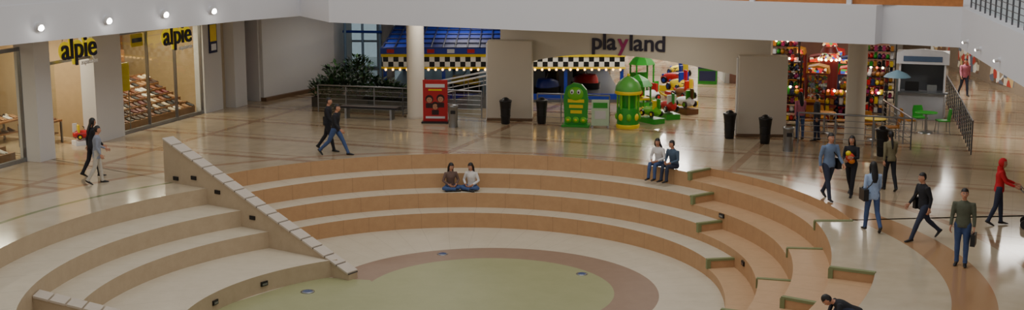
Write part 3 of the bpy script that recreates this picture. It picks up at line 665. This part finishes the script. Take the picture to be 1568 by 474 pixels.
for i,(x,y) in enumerate(((11.1,46.6),(12.5,45.2),(14.7,46.6))):
    table((x,y,0),(OCH,CYEL,GRN)[i%3]); chair((x+.6,y,0),-1.6,random.choice((GRN,DKRED,OCH))); chair((x-.6,y+.1,0),1.6,random.choice((GRN,DKBL,OCH))); chair((x,y+.7,0),.1,random.choice((GRN,OCH)))
mb=MB(); mb.b2(-.04,.04,-.04,.04,0,1.9,STEEL); mb.lathe([(.5,1.7),(.36,1.82),(.05,1.95)],(0,0,0),mat('pale_blue_canopy',(96,130,150),.5),16); mb.lathe([(.25,0),(.25,.08)],(0,0,0),STEEL,16); mb.build('parasol',(14.3,49.0,0))
mb=MB(); seg(mb,(20.5,30),(22.5,76),0,4,.2,mat('right_shop_wall',(168,152,134),.6)); mb.build('wall_right')
mb=MB()
for i in range(7):
    y=38+i*5; x=20.75+(y-36)*.0435; mb.box((x-.1,y,1.5),(.1,3.2,2.6),SH[i%3]); mb.box((x-.15,y,3.2),(.1,3.2,.5),(RED,NAVY,WHITE,YEL,GRN,RED,BLUE)[i])
mb.build('window_right')
mb=MB(); seg(mb,(19,20),(19,60),5.13,9.5,.2,mat('upper_wall',(120,112,104),.6)); mb.build('wall_upper_right')
# ---------------------------------------------------------------- fascia lamps
LAMP=mat('lamp_glow',(255,250,240),.4,emit=40,var=0); LAMPS=mat('lamp_glow_soft',(255,250,240),.4,emit=12,var=0)
def spot(p,rz,s=1.0,lm=LAMP):
    mb=MB(); mb.tube([(0,0,0),(0,-.05,0)],.11*s,WHITE,20); mb.tube([(0,-.04,0),(0,-.14,-.03)],[.1*s,.085*s],WHITE2,20); mb.sph((0,-.13,-.03),.075*s,lm,12)
    mb.build('fascia_spotlight',p,rz)
def on_fascia(a,b,t,z):
    a=Vector((*a,0)); b=Vector((*b,0)); p=a.lerp(b,t); d=(b-a); rz=math.atan2(d.y,d.x); return (p.x,p.y,z),rz
for t,z in ((.14,4.45),(.40,4.47),(.64,4.5),(.86,4.47)):
    p,rz=on_fascia(fas[2],fas[3],t,z); spot(p,rz,1.25)
for t in (.15,.38,.68):
    p,rz=on_fascia(fas[8],fas[9],t,4.3); spot(p,rz,.5,LAMPS)
# ---------------------------------------------------------------- people
SKIN=mat('skin',(190,136,108),.5,var=.06); LIP=mat('lips',(150,70,66),.5); EYE=mat('eye_dark',(24,18,16),.3); EYEW=mat('eye_white',(225,222,215),.3)
HAIRB=mat('hair_black',(20,16,15),.45)
def cloth(n,c): return mat('cloth_'+n,c,.85,var=.2,scale=14,bump=.3)
def hand(mb,w,d,n,sk,curl=.5):
    d=d.normalized(); n=(n-d*n.dot(d)).normalized(); s=d.cross(n)
    mb.loft([(w-d*.02,s,n,.026,.022),(w+d*.03,s,n,.036,.017),(w+d*.085,s,n,.042,.015),(w+d*.1,s,n,.038,.012)],sk,10)
    for off,L in ((-.031,.062),(-.011,.078),(.011,.084),(.031,.074)):
        b=w+d*.085+s*off; d1=(d+n*curl*.6).normalized(); d2=(d*.6+n*(.5+curl)).normalized(); p1=b+d1*L*.5; p2=p1+d2*L*.5
        mb.tube([b,p1,p2,p2+d2*.004],[.0095,.009,.0075,.003],sk,7)
    b=w+d*.025+s*.03; p1=b+(s*.8+d*.7).normalized()*.045; p2=p1+(d+n*.3+s*.1).normalized()*.035
    mb.tube([b-s*.01,b,p1,p2,p2+d*.004],[.012,.013,.011,.009,.004],sk,7)
def person(name,pos,heading,h=1.7,thigh=(18,-18),knee=(6,22),arm=(-18,18),elbow=(18,22),abd=(8,8),lean=3,hy=0,hp=0,fem=False,top=None,pants=None,shoes=None,hair='short',hairm=None,skin=None,ground=True,pz=0.0,legs=None,coat=0.0,extra=None,inw=(0,0),fpitch=None,armpts=None):
    top=top or cloth('grey',(90,90,95)); pants=pants or cloth('jeans',(50,66,100)); shoes=shoes or mat('shoe_dark',(26,24,24),.5); hairm=hairm or HAIRB; skin=skin or SKIN
    body=MB(); det=MB(); V=Vector; l=rad(lean); S=V((0,math.sin(l),math.cos(l))); F=V((0,math.cos(l),-math.sin(l))); Xx=V((1,0,0))
    sw=.165 if fem else .19; k=.9 if fem else 1.0
    P=V((0,0,0)); J={}; lows=[]
    for i,sd in enumerate((-1,1)):
        hip=V((sd*.088,0,-.02))
        if legs: kn,an,fd=[V(q) for q in legs[i]]
        else:
            a=rad(thigh[i]); kn=hip+V((sd*.012,math.sin(a),-math.cos(a)))*.43
            b=a-rad(knee[i]); an=kn+V((0,math.sin(b),-math.cos(b)))*.41
            fp=rad(fpitch[i]) if fpitch else max(0,-(b))*.9 if ground else 0
            fd=V((sd*.12,math.cos(fp),-math.sin(fp)))
        fd.normalize(); J['knee%d'%i]=kn; J['ank%d'%i]=an
        body.tube([hip+V((0,0,.05)),hip,hip.lerp(kn,.45),kn,kn.lerp(an,.3),kn.lerp(an,.75),an+(an-kn).normalized()*.015],[.085,.098*k+.004,.082*k+.004,.062,.062,.05,.052],pants,12)
        fx=V((fd.y,-fd.x,0)).normalized(); fu=fx.cross(fd)
        if fu.z<0: fu=-fu
        body.loft([(an-fd*.065-fu*.045,fx,fu,.022,.02),(an-fd*.05-fu*.035,fx,fu,.034,.036),(an-fu*.025,fx,fu,.036,.05),(an+fd*.06-fu*.042,fx,fu,.04,.034),(an+fd*.13-fu*.053,fx,fu,.044,.024),(an+fd*.18-fu*.058,fx,fu,.034,.016),(an+fd*.195-fu*.06,fx,fu,.02,.01)],shoes,12)
        lows+=[ (an-fu*.078-fd*.05).z, (an+fd*.15-fu*.078).z]
    def T(z,x=0,y=0): return P+S*z+Xx*x+F*y
    body.loft([(T(-.09),Xx,F,.11,.08),(T(-.04),Xx,F,.155,.115),(T(.03),Xx,F,.165 if not fem else .17,.118),(T(.1),Xx,F,.14,.105)],pants,16)
    c=coat
    tor=[(-.07-c,.160+c*.15,.125),(.0-c*.5,.170,.128),(.07,.158*k+.006,.118),(.16,.146*k,.108),(.25,.152*k,.115),(.34,.172*k,.128 if fem else .122),(.41,.182*k,.11),(.455,.165*k,.09),(.49,.10,.07),(.515,.06,.055)]
    body.loft([(T(z),Xx,F,a,b) for z,a,b in tor],top,18)
    body.tube([T(.46,0,-.01),T(.52,0,0),T(.59,0,.012)],[.056,.05,.05],skin,12)
    hc=T(.665,0,.022); HM=Matrix.Rotation(rad(hy),3,'Z')@Matrix.Rotation(-l*.6-rad(hp),3,'X')
    def Hh(x,y,z): return hc+HM@V((x,y,z))
    body.sph(hc,(.073,.090,.108),skin,20,HM); body.sph(Hh(0,.025,-.055),(.052,.058,.062),skin,16,HM)
    body.tube([Hh(0,.078,.012),Hh(0,.095,-.012),Hh(0,.103,-.026),Hh(0,.085,-.034)],[.008,.011,.014,.008],skin,8)
    for sd in(-1,1):
        body.sph(Hh(sd*.076,-.008,-.008),(.012,.02,.032),skin,10,HM)
        det.sph(Hh(sd*.029,.079,.008),(.014,.009,.008),EYEW,8,HM); det.sph(Hh(sd*.029,.085,.008),(.007,.006,.007),EYE,8,HM)
        det.tube([Hh(sd*.014,.089,.026),Hh(sd*.03,.088,.031),Hh(sd*.045,.078,.027)],.005,hairm,6)
    det.tube([Hh(-.024,.078,-.06),Hh(0,.086,-.058),Hh(.024,.078,-.06)],[.004,.007,.004],LIP,6)
    if hair!='hood':
        det.sph(Hh(0,-.008,.012),(.084,.098,.112),hairm,24,HM,keep=lambda q:(q.z>.045 and q.y<.088) or (q.y<.0 and q.z>-.075) )
        det.sph(Hh(0,-.012,.03),(.083,.095,.1),hairm,20,HM,keep=lambda q:q.z>.02)
    if hair in('long','tied'):
        w=.085 if hair=='long' else .035
        det.loft([(Hh(0,-.06,.03),HM@Xx,HM@V((0,1,0)),.07,.04),(Hh(0,-.07,-.05),HM@Xx,HM@V((0,1,0)),w,.035),(T(.5,0,-.09),Xx,F,w,.03),(T(.38,0,-.125),Xx,F,w*.9,.025),(T(.28,0,-.125),Xx,F,w*.5,.012)],hairm,14)
        if hair=='long':
            for sd in(-1,1): det.tube([Hh(sd*.07,.02,.05),Hh(sd*.083,.0,-.02),Hh(sd*.08,-.01,-.09),T(.47,sd*.085,-.03)],[.014,.022,.024,.01],hairm,8)
    if hair=='hood':
        det.sph(Hh(0,-.012,.01),(.095,.11,.125),top,24,HM,keep=lambda q:q.z>.055 or q.y<.02); det.loft([(T(.44,0,-.02),Xx,F,.1,.085),(T(.53,0,-.03),Xx,F,.085,.08),(T(.58,0,-.03),Xx,F,.08,.075)],top,14)
    for i,sd in enumerate((-1,1)):
        sh=T(.435,sd*sw,0); a=rad(arm[i]); b=rad(abd[i]); e=a+rad(elbow[i])
        ud=V((sd*math.sin(b),math.sin(a)*math.cos(b),-math.cos(a)*math.cos(b))); el=sh+ud*.275
        fd=V((sd*math.sin(b)*.4-sd*math.sin(rad(inw[i])),math.sin(e),-math.cos(e))).normalized(); wr=el+fd*.235
        if armpts and armpts[i]:
            el,wr=[V(q) for q in armpts[i]]; fd=(wr-el).normalized()
        body.tube([T(.43,sd*(sw-.07),0),sh,sh.lerp(el,.35),el,el.lerp(wr,.35),el.lerp(wr,.92)],[.05,.062*k+.004,.053*k+.004,.044,.042,.034],top,12)
        body.tube([el.lerp(wr,.8),wr+fd*.01],[.026,.024],skin,10)
        hand(det,wr,fd,V((-sd,.15,0)) if abs(fd.x)<.8 else V((0,0,-1)),skin); J['wr%d'%i]=wr+fd*.07; J['el%d'%i]=el; J['sh%d'%i]=sh
    J['T']=T; J['P']=P
    if extra: extra(det,J)
    zoff=-min(lows) if ground else 0.0
    me=body.mesh('tmp'); tree=BVHTree.FromPolygons(body.v,body.f); ob=bpy.data.objects.new('tmp',me); bpy.context.scene.collection.objects.link(ob)
    r=ob.modifiers.new('r','REMESH'); r.mode='VOXEL'; r.voxel_size=.013
    sm=ob.modifiers.new('s','SMOOTH'); sm.factor=.5; sm.iterations=3
    dg=bpy.context.evaluated_depsgraph_get(); ev=bpy.data.meshes.new_from_object(ob.evaluated_get(dg)); bpy.data.objects.remove(ob)
    out=MB(); out.ml=list(body.ml); out.v=[tuple(v.co) for v in ev.vertices]
    for p in ev.polygons:
        q=tree.find_nearest(p.center); out.f.append(list(p.vertices)); out.m.append(body.m[q[2]] if q[2] is not None else 0); out.sm.append(True)
    bpy.data.meshes.remove(ev)
    o=len(out.v); out.v+=det.v
    for f,m,s in zip(det.f,det.m,det.sm): out.f.append([i+o for i in f]); out.m.append(out.mi(det.ml[m])); out.sm.append(s)
    sc=h/1.71; out.v=[(x*sc,y*sc,(z+zoff)*sc+pz) for x,y,z in out.v]
    return out.build(name,pos,rad(heading-90))
JE=cloth('jeans',(62,82,124)); JD=cloth('dark_jeans',(44,50,70)); BK=cloth('black',(30,30,36)); GR=cloth('grey_jacket',(138,144,158)); LB=cloth('light_blue',(156,178,212)); KH=cloth('stone',(186,180,168)); OL=cloth('olive',(84,88,72)); RD=cloth('red',(190,24,36)); WH=cloth('white',(214,210,206)); BS=cloth('steel_blue',(104,124,154)); DG=cloth('dark_grey',(62,64,72)); PK=cloth('pink',(186,110,130))
def bag(side,m,w=.32,hh=.26,drop=.2):
    def f(mb,J):
        p=J['wr%d'%side]; c=p+Vector((0,0,-drop-hh/2)); mb.box(c,(.1,w,hh),m); mb.tube([c+Vector((0,w*.3,hh/2)),p,c+Vector((0,-w*.3,hh/2))],.009,m,6)
    return f
def shoulder_bag(sd,m):
    def f(mb,J):
        T=J['T']; c=T(.0,sd*.24,-.05); mb.box(c,(.12,.34,.28),m); s=T(.5,-sd*.08,0)
        mb.tube([c+Vector((0,.12,.14)),T(.25,sd*.1,.15),s],.014,m,6); mb.tube([c+Vector((0,-.12,.14)),T(.25,sd*.1,-.15),s],.014,m,6)
    return f
person('woman_walking',(-12.05,37.9,0),20,1.7,thigh=(10,-12),knee=(4,18),arm=(5,-5),elbow=(60,30),fem=True,top=GR,pants=KH,hair='short',coat=.1)
person('woman_walking',(-12.5,38.9,0),35,1.76,thigh=(-12,12),knee=(16,4),fem=True,top=BK,pants=BK,hair='long')
person('man_walking',(-5.72,42.4,0),-15,1.76,thigh=(30,-26),knee=(6,22),arm=(-12,15),elbow=(25,30),lean=6,top=BK,pants=JE)
person('man_walking',(-6.05,43.1,0),-10,1.8,thigh=(-16,16),knee=(20,4),top=BK,pants=BK,extra=shoulder_bag(-1,BLACK))
person('man_walking',(8.7,35.8,0),-70,1.88,thigh=(-16,18),knee=(20,4),arm=(16,-14),elbow=(30,22),top=BS,pants=JD,extra=shoulder_bag(-1,BLACK))
def red_bag(mb,J):
    T=J['T']; mb.sph(T(.18,0,.14),(.13,.07,.14),mat('child_red',(200,60,30),.6),12); mb.sph(T(.3,.05,.15),(.08,.06,.08),YEL,10); mb.sph(T(.1,-.04,.15),(.1,.06,.08),mat('toy_orange',(226,130,40),.6),10)
person('woman_walking',(9.45,36.3,0),-120,1.72,thigh=(18,-16),knee=(5,20),fem=True,top=BK,pants=BK,hair='long',arm=(20,10),elbow=(80,70),inw=(30,30),extra=red_bag)
person('woman_walking',(8.95,32.2,0),95,1.76,thigh=(14,-14),knee=(5,24),fem=True,top=LB,pants=JE,hair='long',arm=(-8,12),elbow=(25,30),coat=.06,extra=shoulder_bag(-1,BLACK))
person('woman_walking',(10.7,36.9,0),100,1.7,thigh=(10,-10),knee=(4,16),fem=True,top=cloth('brown_check',(120,112,84)),pants=BK,hair='tied')
person('man_walking',(9.95,31.3,0),195,1.74,thigh=(28,-26),knee=(6,24),arm=(-18,14),elbow=(30,24),lean=6,top=BK,pants=JD,extra=shoulder_bag(1,BLACK),coat=.04)
person('man_standing',(10.1,28.95,0),-115,1.76,thigh=(3,-3),knee=(3,3),arm=(2,5),elbow=(20,14),lean=0,top=OL,pants=JE,extra=bag(0,BLACK,.34,.26,.05),hy=10)
person('woman_pushing_stroller',(12.3,32.8,0),-20,1.7,thigh=(8,-8),knee=(4,14),fem=True,top=RD,pants=JD,arm=(30,30),elbow=(40,40),hair='hood')
mb=MB()
for x in(-.24,.24):
    for y in(-.3,.35): mb.tube([(x-.02,y,.12),(x+.02,y,.12)],.12,BLACK,16)
    mb.tube([(x,-.3,.12),(x,.05,.5),(x,-.45,1.0)],.014,STEEL,8); mb.tube([(x,.35,.12),(x,-.1,.6)],.014,STEEL,8)
mb.tube([(-.24,-.45,1.0),(.24,-.45,1.0)],.018,BLACK,8); mb.loft([((0,-.2,.9),(1,0,0),(0,1,0),.22,.05),((0,-.12,.5),(1,0,0),(0,1,0),.22,.1),((0,.12,.42),(1,0,0),(0,1,0),.22,.2),((0,.3,.3),(1,0,0),(0,1,0),.2,.06)],RED,14)
mb.sph((0,-.05,.85),(.25,.28,.22),RED,16,keep=lambda q:q.z>0 and q.y<.15); mb.build('baby_stroller',(13.2,32.45,0),rad(-110))
XL=[((-.30,.26,-.0),(.06,.26,-.035),(1,.15,0)),((.30,.28,-.0),(-.05,.36,-.03),(-1,.15,0))]
for nm,th,hd,tp,hr,pt in (('woman_sitting',rad(93.3),-70,cloth('brown_top',(104,82,74)),'long',JE),('woman_sitting',rad(88.4),-110,WH,'long',JE)):
    p=ep(8.12,th)
    person(nm,(p[0],p[1],0),hd,1.72,ground=False,pz=-.94+.115,legs=XL,lean=8,fem=True,top=tp,pants=pt,hair=hr,hairm=HAIRB,armpts=[((-.25,.06,.2),(-.12,.25,.1)),((.25,.06,.2),(.12,.25,.1))],hp=10,hy=15 if th>1.57 else -15)
SL=[((-.1,.42,-.0),(-.1,.44,-.40),(0,1,0)),((.1,.40,.0),(.1,.46,-.40),(0,1,0))]
for nm,th,hd,kw in (('man_sitting',rad(46.4),-140,dict(top=cloth('dark_teal',(70,88,108)),pants=JD,hair='short',hy=-25)),('woman_sitting',rad(49.8),-128,dict(top=WH,pants=JE,hair='long',fem=True,hy=20))):
    p=ep(9.42,th)
    person(nm,(p[0],p[1],0),hd,1.74,ground=False,pz=.12,legs=SL,lean=10,armpts=[((-.24,.1,.18),(-.1,.3,.1)),((.24,.1,.18),(.1,.3,.1))],**kw)
p=ep(10.42,rad(-37.5))
SL2=[((-.12,.36,.14),(-.1,.40,-.275),(0,1,0)),((.12,.35,.14),(.1,.44,-.275),(0,1,0))]
person('person_sitting',(p[0],p[1],0),182,1.7,ground=False,pz=.12,legs=SL2,lean=64,hp=20,top=BK,pants=JD,armpts=[((-.24,.44,.10),(-.1,.55,-.08)),((.24,.44,.10),(.1,.55,-.08))])
person('woman_standing',(9.95,45.3,0),100,1.62,thigh=(3,-3),knee=(3,3),fem=True,top=PK,pants=JE,hair='long'); person('man_standing',(10.45,44.95,0),150,1.6,thigh=(3,-3),knee=(3,3),top=DG,pants=JD)
person('man_walking',(19.2,56,0),-90,1.6,top=PK,pants=JD)
# ---------------------------------------------------------------- lights
def area(name,loc,size,energy,col=(1,1,1),rot=(0,0,0),sy=None):
    l=bpy.data.lights.new(name,'AREA'); l.energy=energy; l.color=col; l.size=size
    if sy: l.shape='RECTANGLE'; l.size_y=sy
    o=bpy.data.objects.new(name,l); bpy.context.scene.collection.objects.link(o); o.location=loc; o.rotation_euler=rot
area('skylight_lamp',(0,32,16),14,1150,(1,.97,.92))
for x,y,e in ((-6,55,60),(2,52,60),(7.2,52,180),(7.3,60,260),(7.3,69,300),(12.5,48.5,80),(12.5,54,80),(17.5,45,150),(18,56,200),(15,65,200),(-3,49,50),(5,45.5,50),(-2,58,70)):
    area('interior_fill',(x,y,3.9),1.6,e,(1,.94,.85))  # added fill lights under the slab to brighten interiors, no fitting modelled
Rz=Matrix.Rotation(SR,3,'Z')
for x,y,e in ((-5,1.5,90),(-5,3.2,70),(1.5,1.5,110),(1.5,3.2,80),(6,1.6,110),(8.6,1.6,110),(5.2,3.0,60),(8.5,3.0,60)):
    p=Rz@Vector((x,y,0))+Vector(SA); area('shop_lamp',(p.x,p.y,3.75),.8,e,(1,.88,.66))
w=bpy.data.worlds.new('world'); bpy.context.scene.world=w; w.use_nodes=True
nt=w.node_tree; bg=nt.nodes['Background']; bg.inputs[0].default_value=(.98,.95,.93,1); bg.inputs[1].default_value=.56
# ---------------------------------------------------------------- camera
cd=bpy.data.cameras.new('camera'); cd.sensor_width=36; cd.lens=36*2076/1600; cd.clip_end=500
cam=bpy.data.objects.new('camera',cd); bpy.context.scene.collection.objects.link(cam); cam.location=(0,0,8); cam.rotation_euler=(rad(90-10.69),0,0)
bpy.context.scene.camera=cam
